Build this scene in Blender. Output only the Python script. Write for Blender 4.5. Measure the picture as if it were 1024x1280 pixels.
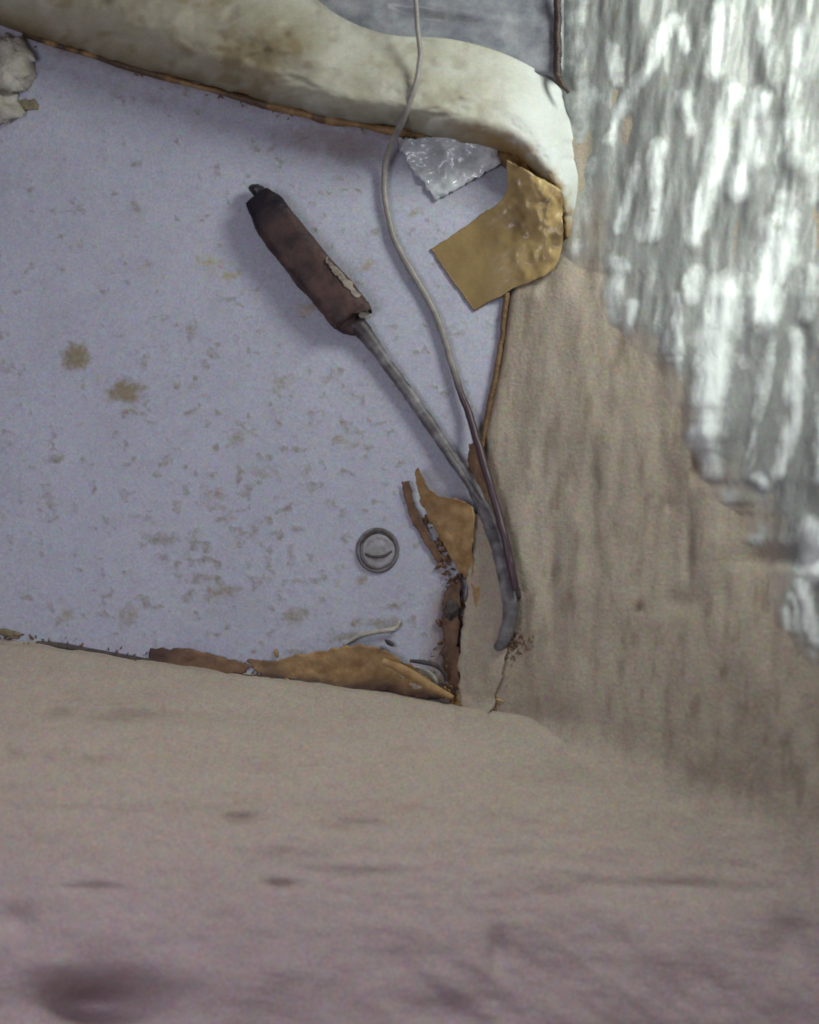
import bpy, math, random
import numpy as np
from mathutils import Vector
for o in list(bpy.data.objects): bpy.data.objects.remove(o)
random.seed(7); rng = np.random.RandomState(11)
S = 0.0003                 # metres per unit; one unit = one photo pixel on the panel
H = 1300.0                 # camera height in units
CX, CY = 512.0, 640.0
sc = bpy.context.scene
col = sc.collection

# ------------------------------------------------------------------ camera
cam = bpy.data.cameras.new('camera'); camo = bpy.data.objects.new('camera', cam); col.objects.link(camo)
camo.location = (0, 0, H*S)
cam.sensor_fit = 'VERTICAL'; cam.sensor_height = 24; cam.lens = 12/(640/H)
cam.clip_start = .01; cam.clip_end = 10
cam.dof.use_dof = True; cam.dof.focus_distance = (H+100)*S; cam.dof.aperture_fstop = 4.6
sc.camera = camo
sc.render.resolution_x = 819; sc.render.resolution_y = 1024
# ------------------------------------------------------------------ light
w = bpy.data.worlds.new('World'); sc.world = w; w.use_nodes = True
bg = w.node_tree.nodes['Background']; bg.inputs[0].default_value = (.86, .75, .82, 1); bg.inputs[1].default_value = .155
def area(name, loc, target, size, power, color):
    l = bpy.data.lights.new(name, 'AREA'); l.shape = 'DISK'; l.size = size*S; l.energy = power; l.color = color
    o = bpy.data.objects.new(name, l); col.objects.link(o)
    o.location = Vector(loc)*S
    o.rotation_euler = (Vector(target)*S-o.location).to_track_quat('-Z', 'Y').to_euler()
    return o
area('key_lamp', (560, 760, 560), (150, 150, 0), 330, .56, (.95, 1.0, .93))
area('fill_lamp', (-500, 20, 1000), (-260, 20, 0), 420, .26, (.90, .90, 1.0))  # unseen fill lamp added to brighten the left middle of the panel
sc.view_settings.view_transform = 'Standard'; sc.view_settings.look = 'None'
sc.view_settings.exposure = .14; sc.view_settings.gamma = 1

# ------------------------------------------------------------------ helpers
def P(u, v, z):
    k = (H-z)/H
    return np.stack([(u-CX)*k*S, (CY-v)*k*S, z*np.ones_like(u)*S], -1)
def _hash(ix, iy, seed):
    n = (ix.astype(np.int64)*374761393 + iy.astype(np.int64)*668265263 + seed*982451653) & 0xffffffff
    n = ((n ^ (n >> 13))*1274126177) & 0xffffffff
    return ((n ^ (n >> 16)) & 0xffff)/65535.0
def vn(x, y, seed=0):
    x = np.asarray(x, float); y = np.asarray(y, float)
    ix = np.floor(x); iy = np.floor(y); fx = x-ix; fy = y-iy
    fx = fx*fx*(3-2*fx); fy = fy*fy*(3-2*fy)
    a = _hash(ix, iy, seed); b = _hash(ix+1, iy, seed); c = _hash(ix, iy+1, seed); d = _hash(ix+1, iy+1, seed)
    return (a*(1-fx)+b*fx)*(1-fy)+(c*(1-fx)+d*fx)*fy
def fbm(x, y, seed=0, n=4, g=.5):
    s = 0; a = 1; t = 0
    for i in range(n):
        s = s+a*vn(x*2**i+i*17.3, y*2**i-i*9.1, seed+i); t += a; a *= g
    return s/t
def sst(a, b, x):
    t = np.clip((x-a)/(b-a), 0, 1); return t*t*(3-2*t)
def smax(a, b, k):
    h = np.clip(.5+.5*(a-b)/k, 0, 1); return b*(1-h)+a*h+k*h*(1-h)
def lerp_curve(pts, x):
    p = np.array(pts, float); return np.interp(x, p[:, 0], p[:, 1])
def smooth_curve(pts, n):
    p = np.array(pts, float)
    if len(p) > 2:
        q = np.vstack([2*p[0]-p[1], p, 2*p[-1]-p[-2]]); out = []
        m = len(p)-1
        for k in range(n):
            t = k/(n-1)*m; i = min(int(t), m-1); f = t-i
            a, b, c, d = q[i], q[i+1], q[i+2], q[i+3]
            out.append(.5*((2*b)+(-a+c)*f+(2*a-5*b+4*c-d)*f*f+(-a+3*b-3*c+d)*f**3))
        return np.array(out)
    t = np.linspace(0, 1, n)[:, None]; return p[0]*(1-t)+p[1]*t
def make(name, V, F, mat, parent=None, attrs=None, smooth=True, origin=None):
    V = np.asarray(V, float)
    if origin is None:
        origin = np.array([(V[:, 0].min()+V[:, 0].max())/2, (V[:, 1].min()+V[:, 1].max())/2, V[:, 2].min()])
    me = bpy.data.meshes.new(name)
    me.from_pydata((V-origin).tolist(), [], [tuple(int(i) for i in f) for f in F])
    me.update()
    me.polygons.foreach_set('use_smooth', [smooth]*len(me.polygons))
    if attrs:
        for k, a in attrs.items():
            at = me.attributes.new(k, 'FLOAT', 'POINT'); at.data.foreach_set('value', np.asarray(a, np.float32))
    me.materials.append(mat)
    o = bpy.data.objects.new(name, me); col.objects.link(o)
    if parent is not None:
        o.parent = parent; o.location = Vector(origin)-parent.location
    else: o.location = origin
    return o
def thing(name, label, cat, u, v, z=0, group=None):
    o = bpy.data.objects.new(name, None); col.objects.link(o); o.empty_display_size = .01
    p = P(np.array(float(u)), np.array(float(v)), float(z)); o.location = p
    return tag(o, label, cat, group)
def tag(o, label, cat, group=None):
    o['label'] = label; o['category'] = cat
    if group: o['group'] = group
    return o
def grid_solid(V, nr, nc, thick=None, zbot=None, attrs=None, keep=None):
    """V (nr*nc,3) metres; closes the sheet underneath, either a thickness or down to a flat base"""
    idx = np.arange(nr*nc).reshape(nr, nc)
    q = np.stack([idx[:-1, :-1], idx[1:, :-1], idx[1:, 1:], idx[:-1, 1:]], -1).reshape(-1, 4)
    if keep is not None:
        kq = keep.reshape(-1)[q].any(1); q = q[kq]
    # orient up
    a, b, c = V[q[len(q)//2][0]], V[q[len(q)//2][1]], V[q[len(q)//2][2]]
    if np.cross(b-a, c-a)[2] < 0: q = q[:, ::-1]
    used = np.unique(q); remap = -np.ones(len(V), int); remap[used] = np.arange(len(used))
    q = remap[q]; V = V[used]; n = len(V)
    B = V.copy()
    if zbot is not None: B[:, 2] = zbot*S
    else: B[:, 2] -= thick*S
    e = np.concatenate([q[:, [0, 1]], q[:, [1, 2]], q[:, [2, 3]], q[:, [3, 0]]])
    es = set(map(tuple, e.tolist())); bd = [(x, y) for x, y in es if (y, x) not in es]
    F = q.tolist()
    if zbot is None: F += [[i+n for i in f[::-1]] for f in q.tolist()]
    F += [[y, x, x+n, y+n] for x, y in bd]
    if attrs: attrs = {k: np.tile(np.asarray(a).reshape(-1)[used], 2) for k, a in attrs.items()}
    return np.vstack([V, B]), F, attrs

# ---- node helpers
def mat(name):
    m = bpy.data.materials.new(name); m.use_nodes = True; nt = m.node_tree
    return m, nt, nt.nodes['Principled BSDF']
class N:
    def __init__(s, nt): s.nt = nt; s.co = nt.nodes.new('ShaderNodeTexCoord').outputs['Object']
    def node(s, t, **k):
        n = s.nt.nodes.new(t)
        for a, b in k.items(): setattr(n, a, b)
        return n
    def link(s, a, b): s.nt.links.new(a, b)
    def coords(s, scale=(1, 1, 1), rot=0, off=0):
        m = s.node('ShaderNodeMapping'); s.link(s.co, m.inputs[0]); m.inputs['Scale'].default_value = scale
        m.inputs['Rotation'].default_value = (0, 0, rot); m.inputs['Location'].default_value = (off, off*.7, 0); return m.outputs[0]
    def noise(s, px, detail=3, rough=.55, scale=(1, 1, 1), rot=0, off=0, dist=0):
        n = s.node('ShaderNodeTexNoise'); n.inputs['Scale'].default_value = 1/(S*px); n.inputs['Detail'].default_value = detail
        n.inputs['Roughness'].default_value = rough; n.inputs['Distortion'].default_value = dist
        s.link(s.coords(scale, rot, off), n.inputs['Vector']); return n.outputs['Fac']
    def noisec(s, px, off=0):
        n = s.node('ShaderNodeTexNoise'); n.inputs['Scale'].default_value = 1/(S*px); n.inputs['Detail'].default_value = 1
        s.link(s.coords((1, 1, 1), 0, off), n.inputs['Vector']); return n.outputs['Color']
    def ramp(s, fac, stops):
        r = s.node('ShaderNodeValToRGB'); s.link(fac, r.inputs[0]); cr = r.color_ramp
        while len(cr.elements) < len(stops): cr.elements.new(.5)
        for e, (p, c) in zip(cr.elements, stops):
            e.position = p; e.color = (c, c, c, 1) if isinstance(c, (int, float)) else (*c, 1)
        return r.outputs[0]
    def mix(s, fac, a, b, mode='MIX'):
        m = s.node('ShaderNodeMix', data_type='RGBA', blend_type=mode)
        for sock, val in ((m.inputs[0], fac), (m.inputs[6], a), (m.inputs[7], b)):
            if isinstance(val, tuple): sock.default_value = (*val, 1)
            elif isinstance(val, (int, float)): sock.default_value = val
            else: s.link(val, sock)
        return m.outputs[2]
    def math(s, op, a, b=0.):
        m = s.node('ShaderNodeMath', operation=op)
        for i, val in enumerate((a, b)):
            if isinstance(val, (int, float)): m.inputs[i].default_value = val
            else: s.link(val, m.inputs[i])
        return m.outputs[0]
    def attr(s, name):
        n = s.node('ShaderNodeAttribute'); n.attribute_name = name; return n.outputs['Fac']
    def bump(s, h, strength, dist_px, prev=None):
        b = s.node('ShaderNodeBump'); b.inputs['Strength'].default_value = strength; b.inputs['Distance'].default_value = dist_px*S
        s.link(h, b.inputs['Height'])
        if prev is not None: s.link(prev, b.inputs['Normal'])
        return b.outputs[0]
    def grain(s, c, amt=.35, px=3.6, off=0):
        # fine coloured mottling
        g = s.mix(.45, s.noisec(px, off), s.noisec(px*2.6, off+9)); g2 = s.mix(.45, g, s.noise(px*.7, 1, off=off+3))
        return s.mix(amt, c, g2, 'OVERLAY')

# panel material
def M_panel():
    m, nt, b = mat('painted_panel'); n = N(nt)
    base = n.mix(n.noise(160, 3), (.33, .345, .43), (.45, .46, .54))
    base = n.mix(n.math('MULTIPLY', n.ramp(n.noise(38, 5, .7, off=2), [(.5, 0.), (.8, 1.)]), .35), base, (.27, .26, .24))
    base = n.mix(n.math('MULTIPLY', n.ramp(n.noise(9, 4, .65), [(.52, 0.), (.72, 1.)]), .16), base, (.22, .22, .24))
    st = n.math('ADD', n.attr('stain'), n.math('MULTIPLY', n.math('SUBTRACT', n.noise(11, 4, .7), .5), 1.5))
    fac = n.ramp(st, [(.25, 0.), (.85, 1.)])
    warm = n.mix(n.attr('warm'), (.15, .12, .08), (.34, .27, .07))
    c = n.mix(n.math('MULTIPLY', fac, .85), base, warm)
    # brown grime along the seams, plus shadow painted below the rim
    gr = n.math('ADD', n.attr('grime_shade'), n.math('MULTIPLY', n.math('SUBTRACT', n.noise(24, 4, .7), .5), .8))
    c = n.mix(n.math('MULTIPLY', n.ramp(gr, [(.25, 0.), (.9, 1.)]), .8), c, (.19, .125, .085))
    c = n.grain(c, .5, 4)
    n.link(c, b.inputs['Base Color']); b.inputs['Roughness'].default_value = .62
    b.inputs['Specular IOR Level'].default_value = .35
    n.link(n.bump(n.noise(7, 3), .35, 1.2, n.bump(n.noise(60, 2), .3, 5)), b.inputs['Normal'])
    return m
def M_foam(name, c1, c2, stain, rot=0, stretch=(1, 1, 1), amount=.5):
    m, nt, b = mat(name); n = N(nt)
    c = n.mix(n.noise(110, 4, .6, stretch, rot), c1, c2)
    streak = n.ramp(n.noise(30, 5, .65, stretch, rot, 5), [(.55, 0.), (.75, 1.)])
    c = n.mix(n.math('MULTIPLY', streak, amount), c, stain)
    c = n.mix(n.math('MULTIPLY', n.attr('stain'), .8), c, (.12, .075, .045))
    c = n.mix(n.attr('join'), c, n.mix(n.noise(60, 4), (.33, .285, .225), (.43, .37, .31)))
    c = n.mix(n.attr('lilac'), c, (.49, .375, .44))
    c = n.grain(c, .55, 4)
    n.link(c, b.inputs['Base Color']); b.inputs['Roughness'].default_value = .8; b.inputs['Specular IOR Level'].default_value = .2
    bp = n.bump(n.noise(5, 4, .7), .6, 2.0, n.bump(n.noise(26, 4, .6, stretch, rot), .4, 5))
    n.link(bp, b.inputs['Normal'])
    b.inputs['Subsurface Weight'].default_value = 0
    return m
def M_simple(name, c1, c2, px=20, rough=.6, spec=.4, bpx=6, bs=.4, bd=1.5, coat=0, trans=0, grain=.3, attrmix=None, metal=0, alpha=None, mix2=None, mix3=None):
    m, nt, b = mat(name); n = N(nt)
    c = n.mix(n.ramp(n.noise(px, 4, .6), [(.35, 0.), (.68, 1.)]), c1, c2)
    if attrmix: c = n.mix(n.attr(attrmix[0]), c, attrmix[1])
    if mix2: c = n.mix(n.attr(mix2[0]), c, mix2[1])
    if mix3: c = n.mix(n.attr(mix3[0]), c, mix3[1])
    if grain: c = n.grain(c, grain)
    n.link(c, b.inputs['Base Color']); b.inputs['Roughness'].default_value = rough; b.inputs['Specular IOR Level'].default_value = spec
    b.inputs['Coat Weight'].default_value = coat; b.inputs['Coat Roughness'].default_value = .12
    b.inputs['Transmission Weight'].default_value = trans; b.inputs['Metallic'].default_value = metal
    if alpha: b.inputs['Alpha'].default_value = alpha
    n.link(n.bump(n.noise(bpx, 3), bs, bd), b.inputs['Normal'])
    return m
def M_film():
    m, nt, b = mat('crinkled_film'); n = N(nt)
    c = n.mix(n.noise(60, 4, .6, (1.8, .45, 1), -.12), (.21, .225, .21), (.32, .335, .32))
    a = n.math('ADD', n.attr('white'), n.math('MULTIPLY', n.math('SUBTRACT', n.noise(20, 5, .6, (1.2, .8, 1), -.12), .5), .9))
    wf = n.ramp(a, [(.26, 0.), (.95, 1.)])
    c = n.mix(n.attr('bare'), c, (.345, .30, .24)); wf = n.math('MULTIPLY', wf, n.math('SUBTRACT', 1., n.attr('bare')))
    c = n.mix(wf, c, (.86, .93, .89))  # white smears and highlight glints painted into the film colour
    c = n.mix(n.math('MULTIPLY', n.ramp(n.noise(24, 4, .6, (1, 1, 1), 0, 8), [(.62, 0.), (.72, 1.)]), .45), c, (.20, .19, .10))
    c = n.grain(c, .35)
    n.link(c, b.inputs['Base Color']); b.inputs['Roughness'].default_value = .55; b.inputs['Specular IOR Level'].default_value = .5
    b.inputs['Coat Weight'].default_value = .12; b.inputs['Coat Roughness'].default_value = .3
    bp = n.bump(n.noise(9, 3, .6, (1.4, .6, 1), -.12), .3, 1.6, n.bump(n.noise(34, 3, .6, (1.6, .5, 1), -.12, 4), .4, 6))
    n.link(bp, b.inputs['Normal']); return m
m_panel = M_panel()
m_foam_b = M_foam('cut_foam_low', (.37, .31, .25), (.47, .40, .345), (.29, .20, .165), -.12, (.45, 1.2, 1), .4)
m_foam_r = M_foam('cut_foam_side', (.33, .285, .215), (.45, .395, .32), (.27, .205, .15), -.06, (1.1, .35, 1), .45)
m_bead = M_simple('cream_sealant', (.36, .35, .265), (.48, .485, .42), 75, .6, .35, 9, .35, 1.6, 0, attrmix=('stain', (.19, .155, .085)), mix2=('white', (.60, .64, .62)), mix3=('amber', (.30, .19, .07)))
m_liner = M_simple('grey_plastic', (.15, .16, .19), (.30, .315, .33), 34, .45, .5, 30, .4, 5, .25)
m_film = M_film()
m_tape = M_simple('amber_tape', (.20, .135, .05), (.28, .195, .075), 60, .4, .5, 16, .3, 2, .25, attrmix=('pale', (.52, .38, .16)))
m_clear = M_simple('clear_tape', (.40, .43, .46), (.66, .70, .73), 22, .3, .5, 14, .6, 4, .5)
m_shard = M_simple('ochre_skin', (.29, .17, .065), (.44, .29, .135), 15, .6, .35, 8, .5, 2, attrmix=('dark', (.08, .045, .035)))
m_shardb = M_simple('rust_skin', (.13, .075, .045), (.22, .125, .07), 14, .65, .3, 7, .5, 2, attrmix=('dark', (.05, .03, .03)))
m_scrap = M_simple('pale_foam_scrap', (.33, .31, .26), (.46, .44, .40), 16, .7, .3, 6, .6, 3)
m_sleeve = M_simple('brown_shrink_sleeve', (.026, .016, .017), (.095, .050, .042), 30, .6, .3, 7, .6, 2, 0, attrmix=('dark', (.008, .006, .012)), grain=.2)
m_tip = M_simple('black_crimp', (.008, .007, .011), (.02, .016, .02), 10, .5, .4, grain=.1)
m_cable = M_simple('grey_cable', (.10, .095, .105), (.24, .23, .235), 13, .5, .4, 8, .35, 1.2, attrmix=('dark', (.035, .025, .03)))
m_wire = M_simple('thin_wire', (.20, .185, .17), (.29, .27, .25), 14, .45, .45, 8, .2, 1, attrmix=('dark', (.055, .030, .040)))
m_screw = M_simple('dull_screw', (.19, .185, .19), (.29, .285, .31), 12, .5, .5, 5, .5, 1.2)
m_groove = M_simple('dark_grime', (.05, .042, .044), (.10, .085, .08), 8, .8, .2)
m_scuff = M_simple('worn_scuff', (.12, .095, .08), (.30, .26, .21), 9, .5, .4)
m_ring = M_simple('grimy_ring', (.10, .09, .095), (.18, .17, .175), 9, .7, .3)
m_glue = M_simple('old_glue', (.16, .085, .03), (.33, .21, .09), 22, .5, .4, 6, .7, 3, attrmix=('dark', (.035, .02, .016)))
m_crumb = M_simple('crumb', (.16, .135, .09), (.26, .22, .13), 6, .8, .2, 4, .6, 1.5)

# ------------------------------------------------------------------ the panel (what everything rests on)
STAINS = [ # u, v, ru, rv, strength, warm
 (96,445,17,19,1.15,.3),(158,490,22,18,1.15,.3),(172,484,14,8,.9,.3),(176,335,12,7,.5,.8),(262,330,22,14,.55,1),(285,345,14,9,.6,1),(245,322,10,8,.5,1),
 (238,412,11,14,.6,.2),(292,549,12,10,.75,.4),(69,576,12,8,.7,.1),(62,625,12,15,.6,.1),(65,648,10,7,.5,.1),(200,672,26,10,.7,.1),
 (240,678,10,12,.65,.1),(205,697,12,8,.5,.1),(128,697,10,6,.4,.1),(350,480,24,16,.5,.4),(335,478,14,8,.4,.5),(243,486,8,8,.5,.3),
 (265,620,22,18,.45,.3),(270,636,20,6,.4,.3),(343,664,14,9,.55,.2),(315,664,9,10,.5,.2),(394,609,12,7,.5,.2),(345,620,10,7,.35,.3),
 (382,590,12,10,.4,.2),(248,724,18,9,.6,.2),(277,743,32,12,.65,.3),(368,772,18,11,.75,.3),(160,770,16,20,.55,.4),(85,770,14,17,.5,.5),
 (337,725,8,6,.4,.3),(330,588,22,14,.38,.3),(170,205,10,6,.5,.1),(274,216,8,8,.6,.2),(252,234,8,5,.35,.1),(460,332,14,12,.6,.6),
 (464,290,12,9,.6,.2),(388,385,14,9,.65,.9),(518,265,16,7,.55,.6),(438,350,12,8,.4,.5),(440,553,34,9,.4,.5),(460,558,8,7,.7,.3),
 (575,415,18,9,.45,.2),(455,478,14,9,.4,.2),(20,130,20,10,.5,.3),(0,640,10,12,.5,.3),(115,580,9,7,.4,.1),(300,455,20,10,.3,.3),
 (420,600,14,8,.3,.3),(510,500,16,10,.3,.2),(400,520,22,12,.3,.2),(480,780,40,9,.7,.3),(435,795,32,9,.6,.2),(455,725,14,8,.5,.4),
 (350,700,22,9,.35,.2),(500,740,10,14,.35,.1),(170,640,18,6,.3,.1),(420,715,10,20,.35,.2),(560,520,8,8,.4,.3),(205,345,12,8,.3,.9)]
EB = [(-500,742),(0,803),(50,806),(100,814),(180,826),(300,842),(420,857),(500,868),(560,880),(700,897),(1024,935),(1400,990)]
ER = [(-500,700),(0,694),(90,694),(150,706),(220,696),(300,672),(370,636),(450,625),(545,604),(620,600),(700,592),(780,580),(870,571),(1000,556),(1700,480)]
us = np.arange(-420, 1180, 3.0); vs = np.arange(-300, 1120, 3.0)
U, V_ = np.meshgrid(us, vs)
st = np.zeros_like(U); warm = np.zeros_like(U)+.2
wu = U+14*(fbm(U/22, V_/22, 3)-.5); wv = V_+14*(fbm(U/22, V_/22, 9)-.5)
for (a, b_, ra, rb, s, wm) in STAINS:
    g = np.exp(-(((wu-a)/ra)**2+((wv-b_)/rb)**2)); warm = np.where(g > .2, wm, warm); st = np.maximum(st, g*s)
sp = fbm(U/13, V_/11, 21, 3); dens = np.exp(-((U-300)/230)**2-((V_-640)/190)**2)
st = np.maximum(st, sst(.66, .80, sp+.13*dens)*.50)
gb = np.exp(-np.abs(V_-lerp_curve(EB, U)+4)/16)*sst(300, 560, U)*.7
gc = np.exp(-(((U-560)/34)**2+((V_-800)/90)**2))*.9
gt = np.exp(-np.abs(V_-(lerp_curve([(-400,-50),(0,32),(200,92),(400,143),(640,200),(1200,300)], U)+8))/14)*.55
rim_shade = .35*np.exp(-np.abs(V_-lerp_curve([(-400,-50),(0,32),(200,92),(400,143),(640,200),(1200,300)], U)-34)/36)*(.4+fbm(U/70, V_/30, 85))*sst(560, 420, U)+.5*np.exp(-(((U-430)/62)**2+((V_-182-.1*(U-430))/24)**2))  # shadow below the rim, painted as a mottled band and a soft patch
grime_shade = np.maximum.reduce([rim_shade, gb, gc, gt, np.exp(-(((U-555)/30)**2+((V_-700)/70)**2))*.45])
zz = 3*(fbm(U/150, V_/150, 5, 2)-.5)+1.6*st*fbm(U/5, V_/5, 6, 2)
Vp, Fp, A = grid_solid(P(U, V_, zz).reshape(-1, 3), len(vs), len(us), thick=8, attrs={'stain': st, 'warm': warm, 'grime_shade': grime_shade})
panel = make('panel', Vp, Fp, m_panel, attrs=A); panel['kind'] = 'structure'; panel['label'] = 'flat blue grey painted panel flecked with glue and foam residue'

# ------------------------------------------------------------------ foam walls
def zb(u, v):
    d = v-lerp_curve(EB, u)
    dd = np.maximum(d, 0)
    z = 9*sst(-1, 5, d)+265*(1-np.exp(-dd/175))
    al = fbm(u/170, v/34, 31, 3)-.5; z = z+9*al*sst(0, 60, d)*(1-.7*sst(180, 330, d))
    z = z+3.2*(fbm(u/34+v/200, (v-.14*u)/7, 37, 3)-.5)*sst(4, 16, d)*(1-.6*sst(150, 300, d))
    z = z+5*(fbm(u/55, v/24, 33, 3)-.5)*sst(0, 40, d)*(1-.6*sst(180, 330, d))+12*(fbm((u-1.1*v)/60, (u+.8*v)/170, 39, 3)-.5)*sst(180, 330, d)*sst(380, 620, u)
    z = z+13*(fbm(u/90+.3*v/90, v/80, 35, 3)-.5)*sst(230, 420, d)
    for (a, b_, ra, rb, dep) in [(122,1256,66,30,70),(622,1190,12,26,10),(545,1262,50,22,7),(990,1178,24,30,20),(300,1023,24,5,7),(430,1030,44,4,6),(350,1106,22,6,9),
                                 (120,1110,32,6,7),(165,893,52,6,7),(75,890,18,5,5),(120,950,26,4,4),(700,1205,70,40,5),(860,1240,80,34,5),(20,1150,22,16,9),(460,1080,60,10,-5),(880,1110,90,10,7),(330,890,60,9,5)]:
        q = ((u-a)/ra)**2+((v-b_)/rb)**2; z = z-dep*np.exp(-q*1.0)
    return z
def zr(u, v):
    d = u-lerp_curve(ER, v); dd = np.maximum(d, 0)
    z = 10*sst(-1, 6, d)+.36*dd+18*(1-np.exp(-dd/40))
    uu = u+.10*v
    z = z+24*(fbm(uu/50, v/170, 41, 3)-.5)*sst(0, 40, d)+3*(fbm(uu/14, v/50, 43, 3)-.5)*sst(0, 20, d)
    for (a, b_, ra, rb, dep) in [(860,690,7,50,5),(850,750,22,12,3),(800,760,4,6,6),(835,630,5,10,4),(940,615,30,6,1),(905,740,8,40,5),(870,580,5,20,8),(680,900,50,20,6),(740,620,12,70,5),(1000,700,60,12,8),(690,700,8,70,4)]:
        z = z-dep*np.exp(-(((u-a)/ra)**2+((v-b_)/rb)**2))
    return z
def stain_shade_b(u, v):
    d = v-lerp_curve(EB, u)
    s = .45*np.exp(-np.abs(d)/5)
    for (a, b_, ra, rb, k) in [(165,893,52,7,.45),(75,890,18,6,.35),(300,1023,24,5,.5),(430,1030,44,4,.3),(350,1106,24,7,.4),(120,1110,32,7,.25),(120,950,28,4,.3),(122,1255,60,28,.25),(20,940,14,6,.3),(205,888,8,8,.4)]:  # brown cut marks, plus shade painted into the large lower-left dent
        q = np.exp(-(((u-a+8*(fbm(u/14,v/14,81)-.5))/ra)**2+((v-b_+10*(fbm(u/16,v/16,83)-.5))/rb)**2)); s = np.maximum(s, k*q)
    return np.clip(s*(.5+fbm(u/9, v/6, 61)), 0, 1)
def stain_r(u, v):
    d = u-lerp_curve(ER, v)
    s = .55*np.exp(-np.abs(d)/6)*sst(120, 400, v)
    s = np.maximum(s, .6*sst(.60, .78, fbm((u+.1*v)/10, v/42, 71, 3))*.6)
    for (a, b_, ra, rb, k) in [(828,632,5,12,.6),(866,690,5,40,.45),(850,752,20,10,.35),(797,762,5,6,.8),(768,500,7,14,.35),(640,850,40,26,.35),(600,880,30,25,.4),(910,620,30,5,.4),(870,575,5,22,.5)]:
        s = np.maximum(s, k*np.exp(-(((u-a)/ra)**2+((v-b_)/rb)**2)))
    return np.clip(s*(.5+fbm(u/7, v/12, 73)), 0, 1)
# lower wall
cu = np.arange(-430, 1400, 4.0); ct = np.concatenate([np.linspace(-3, 30, 14), np.arange(34, 840, 4.0)])
U, T = np.meshgrid(cu, ct); E = lerp_curve(EB, U)+3*(fbm(U/26, U*0, 51, 3)-.5)*2
V_ = E+T; a = zb(U, V_+0*E); b_ = zr(U, V_)
z = smax(a, b_, 70); keep = (a > b_-44) & (T < 840)
z = z-6*sst(6, 40, b_-a)
z = np.where(T <= 0, np.minimum(z, 3), z)
lil = .55*sst(930, 1230, V_-.05*U)
Vp, Fp, A = grid_solid(P(U, V_, z).reshape(-1, 3), len(ct), len(cu), zbot=-3, attrs={'stain': stain_shade_b(U, V_), 'lilac': lil, 'join': np.exp(-(np.abs(a-b_)/55)**2)}, keep=keep)
o = make('foam_wall', Vp, Fp, m_foam_b, attrs=A); tag(o, 'pale knife-cut foam wall rising below the blue grey panel', 'foam wall')
# right wall
ct = np.concatenate([np.linspace(-3, 30, 14), np.arange(33, 860, 3.5)]); cv = np.arange(-320, 1700, 4.0)
T, V_ = np.meshgrid(ct, cv); U = lerp_curve(ER, V_)+5*(fbm(V_/24, V_*0, 53, 3)-.5)+T
a = zb(U, V_); b_ = zr(U, V_); z = smax(a, b_, 70); keep = (b_ > a-40) | (V_ < 860)
z = b_+(z-b_)*sst(0, 60, V_-lerp_curve(EB, U))-6*sst(2, 34, a-b_)*(V_ > lerp_curve(EB, U))-.4*(V_ > lerp_curve(EB, U))
z = np.where(T <= 0, np.minimum(z, 3), z)
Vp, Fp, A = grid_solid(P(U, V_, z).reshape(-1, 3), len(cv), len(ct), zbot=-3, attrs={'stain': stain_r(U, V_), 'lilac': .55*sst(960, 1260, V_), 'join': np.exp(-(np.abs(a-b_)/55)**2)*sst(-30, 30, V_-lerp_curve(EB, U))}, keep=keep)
o = make('foam_wall', Vp, Fp, m_foam_r, attrs=A); tag(o, 'beige foam wall with upright scrape marks to the right of the wires', 'foam wall')

# ------------------------------------------------------------------ crinkled film on the right wall
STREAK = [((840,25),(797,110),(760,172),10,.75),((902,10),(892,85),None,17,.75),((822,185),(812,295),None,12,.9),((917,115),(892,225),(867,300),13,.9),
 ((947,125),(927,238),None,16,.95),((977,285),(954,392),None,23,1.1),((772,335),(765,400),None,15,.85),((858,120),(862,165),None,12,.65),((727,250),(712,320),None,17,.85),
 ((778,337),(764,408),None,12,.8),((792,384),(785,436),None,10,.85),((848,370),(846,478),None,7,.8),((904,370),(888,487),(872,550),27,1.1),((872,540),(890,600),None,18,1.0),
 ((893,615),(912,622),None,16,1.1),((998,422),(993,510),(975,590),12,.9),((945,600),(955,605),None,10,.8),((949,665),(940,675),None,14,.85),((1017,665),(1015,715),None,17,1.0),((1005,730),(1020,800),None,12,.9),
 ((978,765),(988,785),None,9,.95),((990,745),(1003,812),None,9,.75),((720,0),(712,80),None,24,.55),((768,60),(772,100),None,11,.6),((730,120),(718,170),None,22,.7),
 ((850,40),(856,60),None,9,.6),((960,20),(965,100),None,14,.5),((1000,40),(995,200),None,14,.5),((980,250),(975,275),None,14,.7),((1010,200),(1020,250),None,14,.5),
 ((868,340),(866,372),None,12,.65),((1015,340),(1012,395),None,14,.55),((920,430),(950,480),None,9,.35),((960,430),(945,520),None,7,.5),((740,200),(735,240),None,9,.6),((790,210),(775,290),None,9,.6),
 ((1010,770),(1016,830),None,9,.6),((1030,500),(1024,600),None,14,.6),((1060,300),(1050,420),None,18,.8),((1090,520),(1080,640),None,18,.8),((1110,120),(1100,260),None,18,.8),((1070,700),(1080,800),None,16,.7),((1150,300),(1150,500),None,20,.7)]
FB = [(-320,716),(0,704),(100,700),(150,712),(200,722),(260,712),(310,700),(345,735),(400,742),(440,790),(470,830),(540,842),(590,868),(640,905),(668,930),(740,948),(820,985),(880,1040),(1000,1150),(1100,1300)]
cv = np.arange(-320, 1090, 3.0); tt = np.linspace(0, 1, 300)
T, V_ = np.meshgrid(tt, cv); L = lerp_curve(FB, V_)+16*(fbm(V_/26, V_*0+3, 57, 4)-.5)*2-22-16*sst(260, 120, V_)
U = L+T*(1420-L)
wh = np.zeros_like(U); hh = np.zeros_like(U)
wu = U+8*(fbm(U/34, V_/40, 13, 2)-.5)*2; wv = V_+10*(fbm(U/34, V_/34, 19, 2)-.5)
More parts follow.
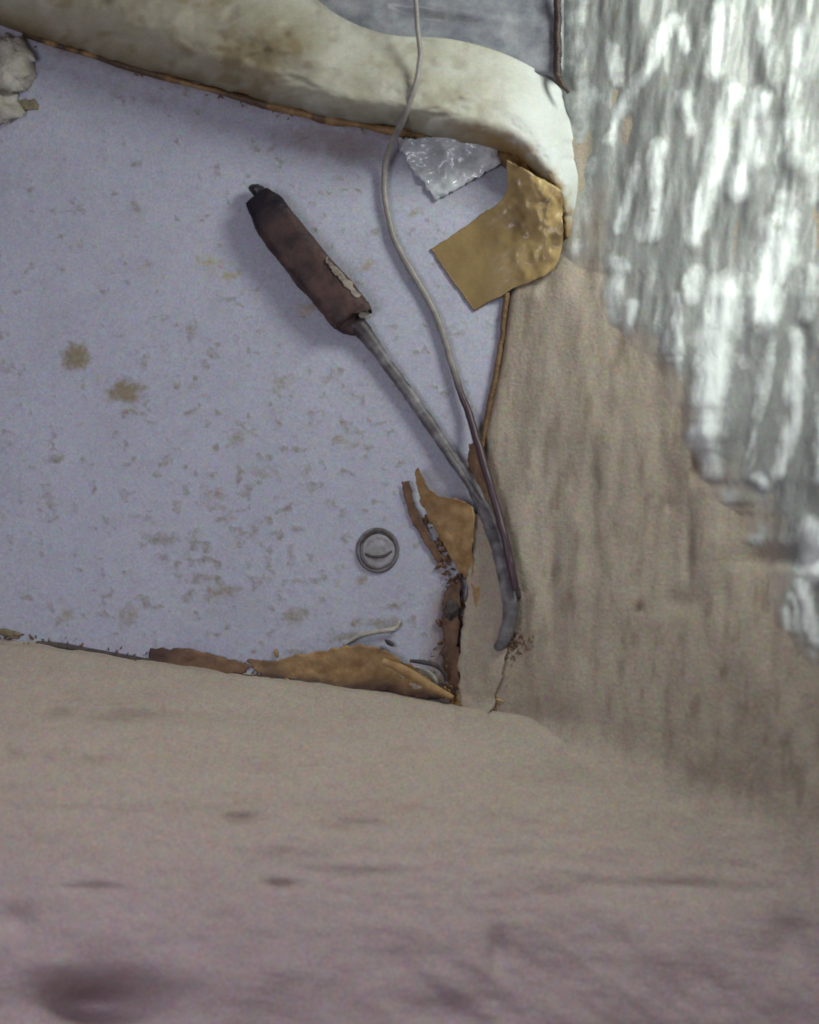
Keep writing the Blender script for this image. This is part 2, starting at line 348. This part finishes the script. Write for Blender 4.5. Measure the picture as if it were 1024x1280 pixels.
def segd(x, y, p, q):
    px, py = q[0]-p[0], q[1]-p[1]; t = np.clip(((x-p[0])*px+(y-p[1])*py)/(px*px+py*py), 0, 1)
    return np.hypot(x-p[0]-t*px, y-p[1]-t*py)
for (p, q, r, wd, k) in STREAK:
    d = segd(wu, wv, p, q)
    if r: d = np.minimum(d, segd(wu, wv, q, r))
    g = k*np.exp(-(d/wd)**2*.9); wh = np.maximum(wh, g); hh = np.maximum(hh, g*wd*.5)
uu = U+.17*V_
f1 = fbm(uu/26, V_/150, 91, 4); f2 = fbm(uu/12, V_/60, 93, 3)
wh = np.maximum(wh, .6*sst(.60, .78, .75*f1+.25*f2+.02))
edge = sst(0, 95, U-L)
z = smax(zb(U, V_), zr(U, V_), 70); z = np.where(V_ < lerp_curve(EB, U), zr(U, V_), z)
z = z-1.6+edge*(5+16*(f1-.5)+3*(f2-.5)+.6*hh)
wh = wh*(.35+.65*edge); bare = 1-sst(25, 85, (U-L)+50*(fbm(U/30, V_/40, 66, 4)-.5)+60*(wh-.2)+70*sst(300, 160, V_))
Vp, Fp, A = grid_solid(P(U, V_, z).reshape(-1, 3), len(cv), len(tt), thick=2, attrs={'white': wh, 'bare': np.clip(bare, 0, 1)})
o = make('film_sheet', Vp, Fp, m_film, attrs=A); tag(o, 'crumpled grey film with white smears and painted glints, stuck over the upper right foam', 'film')

# ------------------------------------------------------------------ generic pieces
def onfoam(u, v, z):
    a = zr(np.asarray(u, float), np.asarray(v, float)); d = u-lerp_curve(ER, v)
    return np.maximum(z, np.where(d > -6, a+4, z))
def strip(left, right, mt, name, n=40, m=24, thick=2.5, amp=2., npx=18, rag=2., curl=0, parent=None, attrs_fn=None, seed=1, bend=None, lift=0):
    l = smooth_curve(left, n); r = smooth_curve(right, n); t = np.linspace(0, 1, m)[None, :, None]
    G = l[:, None, :]*(1-t)+r[:, None, :]*t
    U, V_, z = G[..., 0], G[..., 1], G[..., 2]
    tt = np.broadcast_to(t[..., 0], U.shape); s = np.broadcast_to(np.linspace(0, 1, n)[:, None], U.shape)
    if lift: z = onfoam(U, V_, z)+lift
    edge = np.exp(-np.minimum.reduce([tt, 1-tt, s, 1-s])*14)
    U = U+1.9*rag*edge*(fbm(U/11, V_/11, seed+5, 4, .7)-.5)*2; V_ = V_+1.9*rag*edge*(fbm(U/11+9, V_/11, seed+7, 4, .7)-.5)*2
    z = z+amp*(fbm(U/npx, V_/npx, seed, 3)-.5)*2+curl*np.sin(np.pi*tt)
    if bend is not None: z = z+bend(U, V_)
    at = attrs_fn(U, V_, s, tt) if attrs_fn else None
    Vp, Fp, A = grid_solid(P(U, V_, z).reshape(-1, 3), n, m, thick=thick, attrs=at)
    return make(name, Vp, Fp, mt, parent, attrs=A)
def tube(pts, mt, name, parent=None, n=90, k=12, flat=1., attrs_fn=None, wob=0., seed=3, lift=False):
    """pts rows: u, v, z, radius"""
    q = smooth_curve(pts, n)
    if lift: q[:, 2] = onfoam(q[:, 0], q[:, 1], q[:, 2]-q[:, 3])+q[:, 3]+(sst(500, 600, q[:, 1])*lift if lift > 1 else 0)
    if name == 'cable': q[:, 2] -= 34*sst(.93, 1, np.linspace(0, 1, n))
    if wob:
        q[:, 0] += wob*(fbm(q[:, 1]/14, q[:, 0]/30, seed)-.5)*2; q[:, 3] *= 1+.10*(fbm(q[:, 1]/8, q[:, 0]/8, seed+4)-.5)*2
    C = P(q[:, 0], q[:, 1], q[:, 2]); R = np.abs(q[:, 3])*S
    T = np.gradient(C, axis=0); T /= np.linalg.norm(T, axis=1)[:, None]
    up = np.array([0, 0, 1.]); A1 = np.cross(T, up); A1 /= np.linalg.norm(A1, axis=1)[:, None]; A2 = np.cross(A1, T)
    V = []; an = np.arange(k)/k*2*np.pi
    for i in range(n):
        V.append(C[i]+R[i]*(np.cos(an)[:, None]*A1[i]+flat*np.sin(an)[:, None]*A2[i]))
    V = np.vstack(V+[C[:1], C[-1:]]); F = []
    for i in range(n-1):
        for j in range(k): F.append([i*k+j, i*k+(j+1) % k, (i+1)*k+(j+1) % k, (i+1)*k+j])
    for j in range(k):
        F.append([n*k, (j+1) % k, j]); F.append([n*k+1, (n-1)*k+j, (n-1)*k+(j+1) % k])
    s = np.repeat(np.linspace(0, 1, n), k); at = attrs_fn(np.append(s, [0, 1])) if attrs_fn else None
    return make(name, V, F, mt, parent, attrs=at)
def blob(u, v, z, ru, rv, h, mt, name, parent=None, rot=0, seed=1, amp=.4, n=28, k=20):
    th = np.linspace(0, np.pi, k)[:, None]; ph = np.linspace(0, 2*np.pi, n, endpoint=False)[None]
    x = np.sin(th)*np.cos(ph); y = np.sin(th)*np.sin(ph); c = np.cos(th)+0*ph
    r = 1+amp*(fbm(x*1.6+3+c, y*1.6+7-c*.5, seed, 4)-.5)*2
    X = x*r*ru; Y = y*r*rv; Z = z+np.maximum(c*r*h, -h*.3)
    a = rot; G = P(u+X*math.cos(a)-Y*math.sin(a), v+X*math.sin(a)+Y*math.cos(a), Z).reshape(-1, 3)
    F = []
    for i in range(k-1):
        for j in range(n): F.append([i*n+j, (i+1)*n+j, (i+1)*n+(j+1) % n, i*n+(j+1) % n])
    return make(name, G, F, mt, parent)

# ------------------------------------------------------------------ cream sealant rim along the top
LO = [(-330,-64),(-120,-3),(0,32),(100,62),(200,92),(300,118),(400,143),(500,160),(580,180),(640,196),(668,225),(690,262),(700,300)]
UP = [(-330,-400),(-120,-330),(60,-270),(190,-190),(290,-110),(360,-40),(412,12),(480,42),(570,50),(650,76),(708,120),(738,200),(730,290)]
n, mq = 300, 70
l = smooth_curve(LO, n); r = smooth_curve(UP, n); t = np.linspace(0, 1, mq)[None, :]
l[:, 1] += 7*(fbm(l[:, 0]/20, l[:, 0]*0, 5, 3)-.5)
U = l[:, :1]*(1-t)+r[:, :1]*t; V_ = l[:, 1:]*(1-t)+r[:, 1:]*t; s = np.linspace(0, 1, n)[:, None]+0*t; tt = t+0*s
wd = np.hypot(l[:, 0]-r[:, 0], l[:, 1]-r[:, 1])[:, None]
Hh = np.interp(s, [0, .45, .7, .82, .92, 1], [92, 88, 78, 62, 48, 34])
prof = np.where(tt < .30, np.sin(np.clip(tt/.30, 0, 1)*np.pi/2)**.5, 1-(.42+.5*sst(.72, .9, s))*sst(.42-.12*sst(.72, .9, s), 1, tt))
z = Hh*prof+16*(fbm(U/90, V_/50, 15, 2)-.5)*sst(0, .12, tt)+2.5*(fbm(U/20, V_/18, 16, 3)-.5)*sst(0, .1, tt)
z = z-1.*sst(.60, .75, fbm(U/11, V_/8, 61, 3))*sst(0, .1, tt)-4*sst(.60, .85, fbm(U/40, V_/18, 63, 3))*sst(0, .1, tt)
z = np.maximum(z, 2)
wht = sst(590, 690, U+.3*V_*0)*(.5+.6*fbm(U/24, V_/24, 67))*sst(12, 40, tt*wd+26*(fbm(U/13, V_/13, 68, 3)-.5)); lowr = sst(540, 630, U)*(1-sst(10, 34, tt*wd+30*(fbm(U/11, V_/11, 69, 3)-.5)))
stn = np.exp(-tt*wd/16)*.7*fbm(U/14, V_/14, 23)*1.6+.85*np.exp(-(((U-345)/62)**2+((V_-62)/48)**2))*(fbm(U/30, V_/26, 27)+.25)+.45*sst(430, 250, U)*(.5+fbm(U/60, V_/24, 28))
stn += .3*sst(.55, .7, fbm(U/26, V_/20, 29))
rim = thing('sealant_rim', 'thick cream sealant rim curving along the top of the panel', 'sealant', 400, 100)
Vp, Fp, A = grid_solid(P(U, V_, z).reshape(-1, 3), n, mq, zbot=0, attrs={'stain': np.clip(stn*(1-wht), 0, 1), 'white': np.clip(wht, 0, 1), 'amber': np.clip(lowr*.9, 0, 1)})
make('bead', Vp, Fp, m_bead, rim, attrs=A)
gl = [(x, y+3, 4, rr) for (x, y, rr) in [(30,40,3),(70,53,4),(110,65,3.5),(160,80,5),(205,93,5),(240,103,3),(290,116,4),(330,127,6),(380,139,5),(410,146,7),(450,153,4),(490,161,6),(530,168,7),(570,180,6),(600,186,8),(630,196,9),(655,212,12)]]
tube(gl, m_glue, 'seam_line', rim, n=220, k=10, wob=2.5, seed=8, attrs_fn=lambda s: {'dark': np.clip(sst(.42, .58, fbm(s*26, s*0, 77, 3))*.9*(1-.5*s), 0, 1)})
blob(652, 205, 14, 26, 20, 26, m_glue, 'glue_lump', rim, .5, 21, .6)
blob(300, 109, 20, 40, 6, 12, m_glue, 'glue_lump', rim, .25, 22, .6)

# grey plastic moulding beyond the rim
U, V_ = np.meshgrid(np.arange(-150, 706, 5.0), np.arange(-420, 150, 5.0))
e = 692-U
z = 32-20*np.exp(-(((U-560)/150)**2+((V_+5)/60)**2))+16*np.exp(-((V_-10-.16*(U-560))/14)**2)*sst(700, 540, np.abs(U-560)+540)+20*sst(60, 0, e)*0
z = z+5*sst(40, 0, e)+9*(fbm(U/40, V_/26, 37, 3)-.5)
lined = U < 700
kp = V_ < lerp_curve([(-330,-300),(-60,-270),(190,-110),(300,0),(420,48),(480,66),(560,72),(640,80),(660,84),(710,90)], U)
Vp, Fp, A = grid_solid(P(U, V_, z).reshape(-1, 3), U.shape[0], U.shape[1], zbot=2, keep=kp)
o = make('plastic_moulding', Vp, Fp, m_liner); tag(o, 'grey blue plastic moulding showing above the cream sealant rim', 'moulding')

# pale foam scraps, upper left corner
fs = thing('foam_scrap', 'pale lumpy foam scrap in the upper left corner of the panel', 'foam scrap', 5, 100)
blob(2, 85, 4, 40, 34, 30, m_scrap, 'lump', fs, .4, 31, .6); blob(-18, 130, 4, 40, 26, 20, m_scrap, 'lump', fs, .2, 33, .6); blob(22, 62, 6, 26, 14, 18, m_scrap, 'lump', fs, .8, 34, .6)
strip([(-40,112,6),(10,120,7),(52,131,3)], [(-40,135,3),(5,140,4),(48,138,2)], m_crumb, 'torn_skin', 20, 8, 2, 1.5, parent=fs, rag=4)

# ------------------------------------------------------------------ tapes
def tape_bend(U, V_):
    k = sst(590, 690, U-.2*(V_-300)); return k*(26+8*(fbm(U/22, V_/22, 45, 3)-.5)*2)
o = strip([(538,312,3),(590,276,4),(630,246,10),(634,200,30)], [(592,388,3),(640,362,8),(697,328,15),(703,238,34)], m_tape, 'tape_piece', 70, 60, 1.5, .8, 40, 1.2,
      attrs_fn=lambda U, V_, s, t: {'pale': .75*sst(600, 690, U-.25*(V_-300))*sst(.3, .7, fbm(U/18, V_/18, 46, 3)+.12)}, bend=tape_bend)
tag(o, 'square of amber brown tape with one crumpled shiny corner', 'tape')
o = strip([(496,172,10),(512,206,4),(546,252,2)], [(560,170,20),(612,178,26),(626,206,10)], m_clear, 'clear_tape', 40, 30, 1.2, 7, 16, 4, seed=6)
tag(o, 'crumpled whitish clear tape between the thin wire and the amber tape', 'tape')

# ------------------------------------------------------------------ probe
pr = thing('temperature_probe', 'dark brown sleeved sensor probe lying diagonally on the blue grey panel', 'probe', 385, 320)
def sleeve(pts, name, mt, parent, n=120, k=28, flat=.62, seed=2, dark=None):
    q = smooth_curve(pts, n); C = P(q[:, 0], q[:, 1], q[:, 2]); R = q[:, 3]*S
    T = np.gradient(C, axis=0); T[:, 2] = 0; T /= np.linalg.norm(T, axis=1)[:, None]
    up = np.array([0, 0, 1.]); A1 = np.cross(T, up); V = []; D = []
    an = np.arange(k)/k*2*np.pi
    for i in range(n):
        c, s = np.cos(an), np.sin(an); e = .62
        cx = np.sign(c)*np.abs(c)**e; sy = np.sign(s)*np.abs(s)**e
        ns = 1+.085*(fbm(np.full(k, i/9.), an*2, seed, 3)-.5)*2
        V.append(C[i]+R[i]*ns[:, None]*(cx[:, None]*A1[i]+flat*sy[:, None]*up)); D += [dark(i/(n-1))*1.]*k if dark else [0]*k
    V = np.vstack(V+[C[:1], C[-1:]]); D += [D[0], D[-1]]; F = []
    for i in range(n-1):
        for j in range(k): F.append([i*k+j, i*k+(j+1) % k, (i+1)*k+(j+1) % k, (i+1)*k+j])
    for j in range(k): F.append([n*k, (j+1) % k, j]); F.append([n*k+1, (n-1)*k+j, (n-1)*k+(j+1) % k])
    D = np.array(D); D = np.clip(D+.5*D*(fbm(V[:, 0]/S/9, V[:, 1]/S/9, 4)-.5), 0, 1)
    return make(name, V, F, mt, parent, attrs={'dark': D})
sleeve([(322,246,18,17),(334,262,19,23),(348,283,19,25.5),(385,330,19,26.5),(418,369,19,27),(438,392,18,26.5),(441,396,17,25)], 'sleeve', m_sleeve, pr, dark=lambda s: 1-sst(np.float64(.12), np.float64(.5), s))
sleeve([(424,385,14,20),(430,396,14,19),(436,404,14,16),(441,408,13,12),(446,410,12,10)], 'sleeve_end', m_sleeve, pr, n=40, dark=lambda s: .3)
blob(323, 239, 14, 12, 8, 13, m_tip, 'tip', pr, .4, 12, .35)
strip([(338,262,31),(352,284,32),(372,309,33)], [(345,266,30),(352,281,31),(374,304,32)], m_sleeve, 'fold', 16, 5, 1.2, .6, rag=1, parent=pr, attrs_fn=lambda U, V_, s, t: {'dark': s*0+.2})
strip([(405,318,36),(421,335,36),(438,353,35),(450,370,32)], [(405,323,37),(416,340,37),(431,357,37),(446,374,34)], m_scuff, 'scuff', 24, 8, .8, .8, rag=4, parent=pr, seed=17)
blob(455, 391, 10, 9, 7, 9, m_scrap, 'putty', pr, 0, 13, .4)
cable = tube([(440,406,13,10),(450,410,13,11),(466,430,12,9),(482,452,11,7.5),(505,484,10,7.5),(528,516,9,8),(548,546,10,7.5),(570,578,11,7.5),(590,606,14,8),(606,640,20,8.5),(619,672,24,9),(628,705,28,9),(635,740,32,9),(638,772,34,9),(630,798,34,8),(624,808,22,6),(618,816,8,5)],
     m_cable, 'cable', pr, n=200, k=14, flat=.8, attrs_fn=lambda s: {'dark': np.clip((1-sst(.04, .2, s))+.5*sst(.5, .62, fbm(s*18, s*0, 55, 3)), 0, 1)}, wob=1.2, lift=True)

# thin wire
wire = thing('thin_wire', 'long thin wire running over the cream rim down into the corner', 'wire', 560, 420)
tube([(519,-60,100,3),(519,-20,98,3),(521,20,90,3),(525,70,88,3),(518,110,90,3.2),(504,148,70,4.2),(490,178,34,4),(481,210,12,4.1),(482,250,8,4),(492,296,7,4),(512,335,7,4.6),(536,376,7,4.4),(552,412,8,4.4),(564,452,9,4.4),(574,486,10,4.4),(586,516,12,4.8),(596,550,18,5),(608,590,24,5),(620,632,32,5),(632,676,40,5),(640,712,44,5),(645,738,46,4.5)],
     m_wire, 'insulation', wire, n=260, k=10, attrs_fn=lambda s: {'dark': np.clip(sst(.62, .70, s)*.95+.25*sst(.40, .45, s)*(fbm(s*20, s*0, 3)), 0, 1)}, wob=1, lift=14)
blob(646, 741, 46, 7, 8, 8, m_groove, 'knot', wire, 0, 44, .4, 16, 12)
# pale second conductor beside the cable
o = tube([(556,560,16,3.5),(574,588,16,3.5),(592,614,22,3.5),(611,642,30,3.8),(624,676,36,3.8),(634,715,40,3.8),(640,750,42,3.8),(641,780,42,3.6)], m_cable, 'grey_strand', None, n=90, k=8, attrs_fn=lambda s: {'dark': .25+0*s}, wob=1.5, lift=True)
tag(o, 'grey strand twisted alongside the probe cable in the lower corner', 'wire')

# ------------------------------------------------------------------ screw
sw = thing('screw', 'small round slotted screw head set in the panel', 'screw', 472, 688)
def lathe(cu_, cv_, prof, mt, name, parent, k=48, a=0):
    V = []; F = []; m_ = len(prof)
    for j in range(k):
        t = 2*math.pi*j/k
        for r_, z_ in prof: V.append(P(np.array(cu_+r_*math.cos(t)), np.array(cv_+r_*1.06*math.sin(t)), z_+.5*min(1, r_/20)*math.sin(3*t+r_)))
    for j in range(k):
        for i in range(m_-1): F.append([j*m_+i, j*m_+i+1, ((j+1) % k)*m_+i+1, ((j+1) % k)*m_+i][::-1])
    return make(name, np.array(V), F, mt, parent)
lathe(472, 688, [(27,0),(27,1),(25.5,3),(23.5,3),(22,1)], m_groove, 'washer', sw).data.materials[0] = m_ring
lathe(473, 689, [(21,1),(20.5,3.5),(18.5,4.6),(15,4.4),(13.5,3.6),(12,4.4),(6,4.9),(.3,5)], m_screw, 'head', sw)
tube([(456,692,4.6,1.4),(466,696,5.2,1.8),(480,695,5.2,2),(490,689,4.6,1.2)], m_groove, 'slot', sw, n=24, k=8, flat=.5)
tube([(453,678,4,1.2),(460,669,4.4,2),(472,663,4.5,2.6),(484,667,4,2),(491,675,4,1.2)], m_groove, 'grime_shade', sw, n=24, k=8, flat=.5)

# ------------------------------------------------------------------ torn skin around the seams
def da(k0, k1, sd):
    return lambda U, V_, s, t: {'dark': np.clip(k0+(k1-k0)*t+.35*(fbm(U/10, V_/10, sd)-.5)*2, 0, 1)}
o = strip([(518,586,16),(524,618,8),(538,650,6),(556,682,6),(574,716,8)], [(524,584,20),(542,616,26),(590,632,34),(592,676,34),(590,724,24)], m_shard, 'torn_tape', 40, 22, 2, 3, 14, 2.5, attrs_fn=da(.15, -.1, 3), seed=4)
tag(o, 'ochre torn tape flap standing beside the cable right of the screw', 'tape')
o = strip([(502,602,4),(510,640,3),(526,672,3),(548,708,3)], [(512,600,8),(520,632,6),(534,662,6),(556,700,4)], m_shardb, 'skin_sliver', 30, 8, 1.5, 1.5, 10, 2, attrs_fn=da(.1, .3, 5), seed=9)
tag(o, 'thin brown sliver along the left edge of the ochre flap', 'skin sliver')
o = strip([(586,556,10),(586,590,10),(594,622,14)], [(600,552,18),(606,590,22),(612,628,26)], m_shardb, 'skin_sliver', 24, 8, 1.5, 1.5, 10, 2, attrs_fn=da(0, .3, 6), seed=10)
tag(o, 'rust brown sliver behind the thin wire at the panel edge', 'skin sliver')
o = strip([(585,700,20),(592,740,24),(604,784,30)], [(596,700,22),(612,742,30),(622,786,34)], m_shardb, 'skin_sliver', 24, 8, 1.5, 1.5, 10, 2, attrs_fn=da(-.3, 0, 7), seed=11)
o.data.materials[0] = m_shard
tag(o, 'pale orange sliver leaning on the foam below the ochre flap', 'skin sliver')
# foam splinter standing in the corner
o = strip([(590,640,24),(586,720,20),(578,790,18),(574,850,16),(584,916,20)], [(606,650,30),(628,730,34),(634,800,36),(622,860,40),(602,920,44)], m_scrap, 'foam_splinter', 50, 18, 26, 4, 22, 3, seed=14, lift=3)
o.data.materials[0] = m_foam_r
for k_ in ('stain', 'lilac'): pass
tag(o, 'beige foam splinter standing between the cable and the panel corner', 'foam splinter')
o = strip([(556,736,4),(552,790,3),(560,862,3)], [(576,726,10),(574,790,10),(576,862,8)], m_shardb, 'brown_skin', 36, 12, 2, 3, 12, 4, attrs_fn=da(.5, .1, 8), seed=15)
tag(o, 'dark brown torn skin down the corner seam of the panel', 'skin')
blob(566, 762, 6, 9, 13, 10, m_groove, 'dark_crumb', None, .2, 52, .5); tag(bpy.data.objects['dark_crumb'], 'dark crumb lodged in the corner seam beside the foam splinter', 'crumb')
# bottom flap
o = strip([(308,826,4),(360,822,8),(420,810,16),(470,808,22),(504,826,20),(540,852,16)], [(330,850,6),(380,856,6),(430,862,7),(480,866,10),(520,872,12),(552,874,12)], m_shard, 'torn_tape', 70, 22, 2, 2.5, 16, 3,
      attrs_fn=lambda U, V_, s, t: {'dark': np.clip(.25+.65*sst(.55, .95, t)+.5*(1-sst(0, .25, s))+.4*(fbm(U/14, V_/10, 3)-.5)*2, 0, 1)}, seed=18)
tag(o, 'wide ochre torn tape flap lying along the bottom seam of the panel', 'tape')
tube([(478,826,24,4),(505,838,26,6),(535,856,24,6),(566,872,18,3)], m_shard, 'rolled_strip', None, n=40, k=8, flat=.6, wob=1.5, attrs_fn=lambda s: {'dark': .1+0*s}); tag(bpy.data.objects['rolled_strip'], 'rolled tan strip crossing the right end of the bottom flap', 'strip')
o = strip([(188,812,3),(230,812,8),(280,822,7),(318,832,3)], [(184,828,3),(220,834,8),(262,842,8),(304,842,5)], m_shardb, 'brown_skin', 40, 10, 2, 2.5, 12, 3, attrs_fn=lambda U, V_, s, t: {'dark': np.clip(.7*(1-sst(.1, .45, s))+.1, 0, 1)}, seed=20)
tag(o, 'curled brown torn skin at the middle of the bottom seam', 'skin')
tube([(46,804,2,3),(80,808,3,4),(120,815,3,3.5),(180,826,3,4),(240,837,4,5),(300,845,4,3),(340,850,5,5),(420,858,5,5),(480,868,6,5),(540,878,8,6),(562,878,8,4)], m_groove, 'seam_gap', None, n=200, k=8, wob=2, flat=.6)  # thin dark strip following the bottom seam
tag(bpy.data.objects['seam_gap'], 'dark line filling the bottom seam of the panel', 'glue')
tube([(512,826,18,2),(530,828,20,3),(545,832,20,3),(556,842,16,2.6),(558,850,12,2)], m_groove, 'black_thread', None, n=30, k=8, wob=1); tag(bpy.data.objects['black_thread'], 'short black thread curled in the bottom right corner of the panel', 'thread')
tube([(430,806,3,2),(448,796,5,2.6),(468,790,7,3),(492,786,6,3),(500,776,3,1.5)], m_scrap, 'foam_crumb', None, n=30, k=8, wob=2, flat=.6); tag(bpy.data.objects['foam_crumb'], 'thin curved foam sliver lying above the bottom ochre flap', 'crumb')
blob(487, 804, 6, 7, 3, 4, m_groove, 'dark_crumb', None, .6, 53, .3, 14, 10); tag(bpy.data.objects['dark_crumb.001'], 'tiny black crumb just above the right end of the bottom flap', 'crumb')
blob(516, 846, 4, 34, 14, 12, m_scrap, 'foam_crumb', None, .4, 54, .5); tag(bpy.data.objects['foam_crumb.001'], 'pale foam crumb half covered by the rolled tan strip', 'crumb')
blob(12, 792, 3, 14, 5, 5, m_shardb, 'brown_crumb', None, .2, 55, .5)
o = bpy.data.objects['brown_crumb']; o.data.materials[0] = m_crumb; tag(o, 'brown crumb at the far left end of the bottom seam', 'crumb')
tube([(634,366,8,4),(628,420,8,3.5),(618,480,8,4),(608,530,8,4),(602,560,10,3)], m_glue, 'seam_line', None, n=80, k=8, wob=1.5, attrs_fn=lambda s: {'dark': .25+.3*fbm(s*12, s*0, 5)})
tag(bpy.data.objects['seam_line.001'], 'brown line of glue down the right edge of the panel', 'glue')

# small torn bits and glue flecks caked along the seams: too many and too small to count
def flecks(name, pts, count, spread, mt, label, cat, seed, smin=2, smax=6, zb_=3):
    rs = np.random.RandomState(seed); p = np.array(pts, float); Vs = []; Fs = []; n0 = 0
    for i in range(count):
        t = rs.rand()*(len(p)-1); j = int(t); c = p[j]*(1-(t-j))+p[min(j+1, len(p)-1)]*(t-j)
        u0, v0 = c[0]+rs.randn()*spread, c[1]+rs.randn()*spread; sz = smin+(smax-smin)*rs.rand()**2; a = rs.rand()*6.28; el = .2+.35*rs.rand(); k = 7
        pts_ = []
        zf = max(zb_, float(zr(np.array(u0), np.array(v0)))+1 if u0 > lerp_curve(ER, v0)-4 else zb_, float(zb(np.array(u0), np.array(v0)))+1 if v0 > lerp_curve(EB, u0)-2 else zb_)
        for q in range(k):
            th = q/k*6.283; rr = sz*(.6+.7*rs.rand()); x, y = math.cos(th)*rr, math.sin(th)*rr*el
            pts_.append((u0+x*math.cos(a)-y*math.sin(a), v0+x*math.sin(a)+y*math.cos(a), zf-2))
        h = zf+.8+sz*.25*rs.rand()
        pts_.append((u0, v0, h)); A_ = np.array(pts_); Vs.append(P(A_[:, 0], A_[:, 1], A_[:, 2]))
        Fs += [[n0+q, n0+k, n0+(q+1) % k] for q in range(k)]+[[n0+q for q in range(k)]]; n0 += k+1
    o = make(name, np.vstack(Vs), Fs, mt, smooth=False); o['kind'] = 'stuff'; o['label'] = label; o['category'] = cat
flecks('glue_flecks', [(0,800),(60,806),(150,820),(240,834),(330,848),(420,858),(500,868),(560,878)], 170, 4, m_shardb, 'brown glue flecks caked along the bottom seam of the panel', 'glue flecks', 3)
flecks('torn_skin_flecks', [(330,838),(420,832),(500,846),(556,868),(572,880),(600,884),(618,866)], 240, 9, m_shard, 'ochre torn flecks gathered in the bottom corner of the panel', 'torn flecks', 4, 2, 8, 5)
flecks('rust_flecks', [(540,640),(560,690),(570,740),(566,800),(562,860)], 200, 8, m_shardb, 'rust flecks packed in the seam below the ochre flap', 'rust flecks', 5, 2, 7, 5)
flecks('seam_crumbs', [(30,42),(200,98),(330,132),(450,158),(560,182),(640,204),(664,236)], 130, 4, m_glue, 'amber glue crumbs along the underside of the cream rim', 'glue crumbs', 6, 2, 5, 3)

flecks('corner_flecks', [(592,836),(612,822),(640,806),(655,800)], 150, 8, m_shardb, 'reddish flecks where the probe cable ends on the foam', 'flecks', 8, 2, 6, 5)
tube([(697,-80,42,4),(697,0,42,4.5),(697,50,42,4.8),(696,84,42,5),(700,100,44,4),(710,116,44,2)], m_glue, 'seam_line', None, n=90, k=8, wob=2, attrs_fn=lambda s: {'dark': .8+.3*fbm(s*14, s*0, 5)})  # dark strip added in place of the crack beside the moulding
tag(bpy.data.objects['seam_line.002'], 'dark brown strip added for the crack between the grey moulding and the whitish film', 'glue')
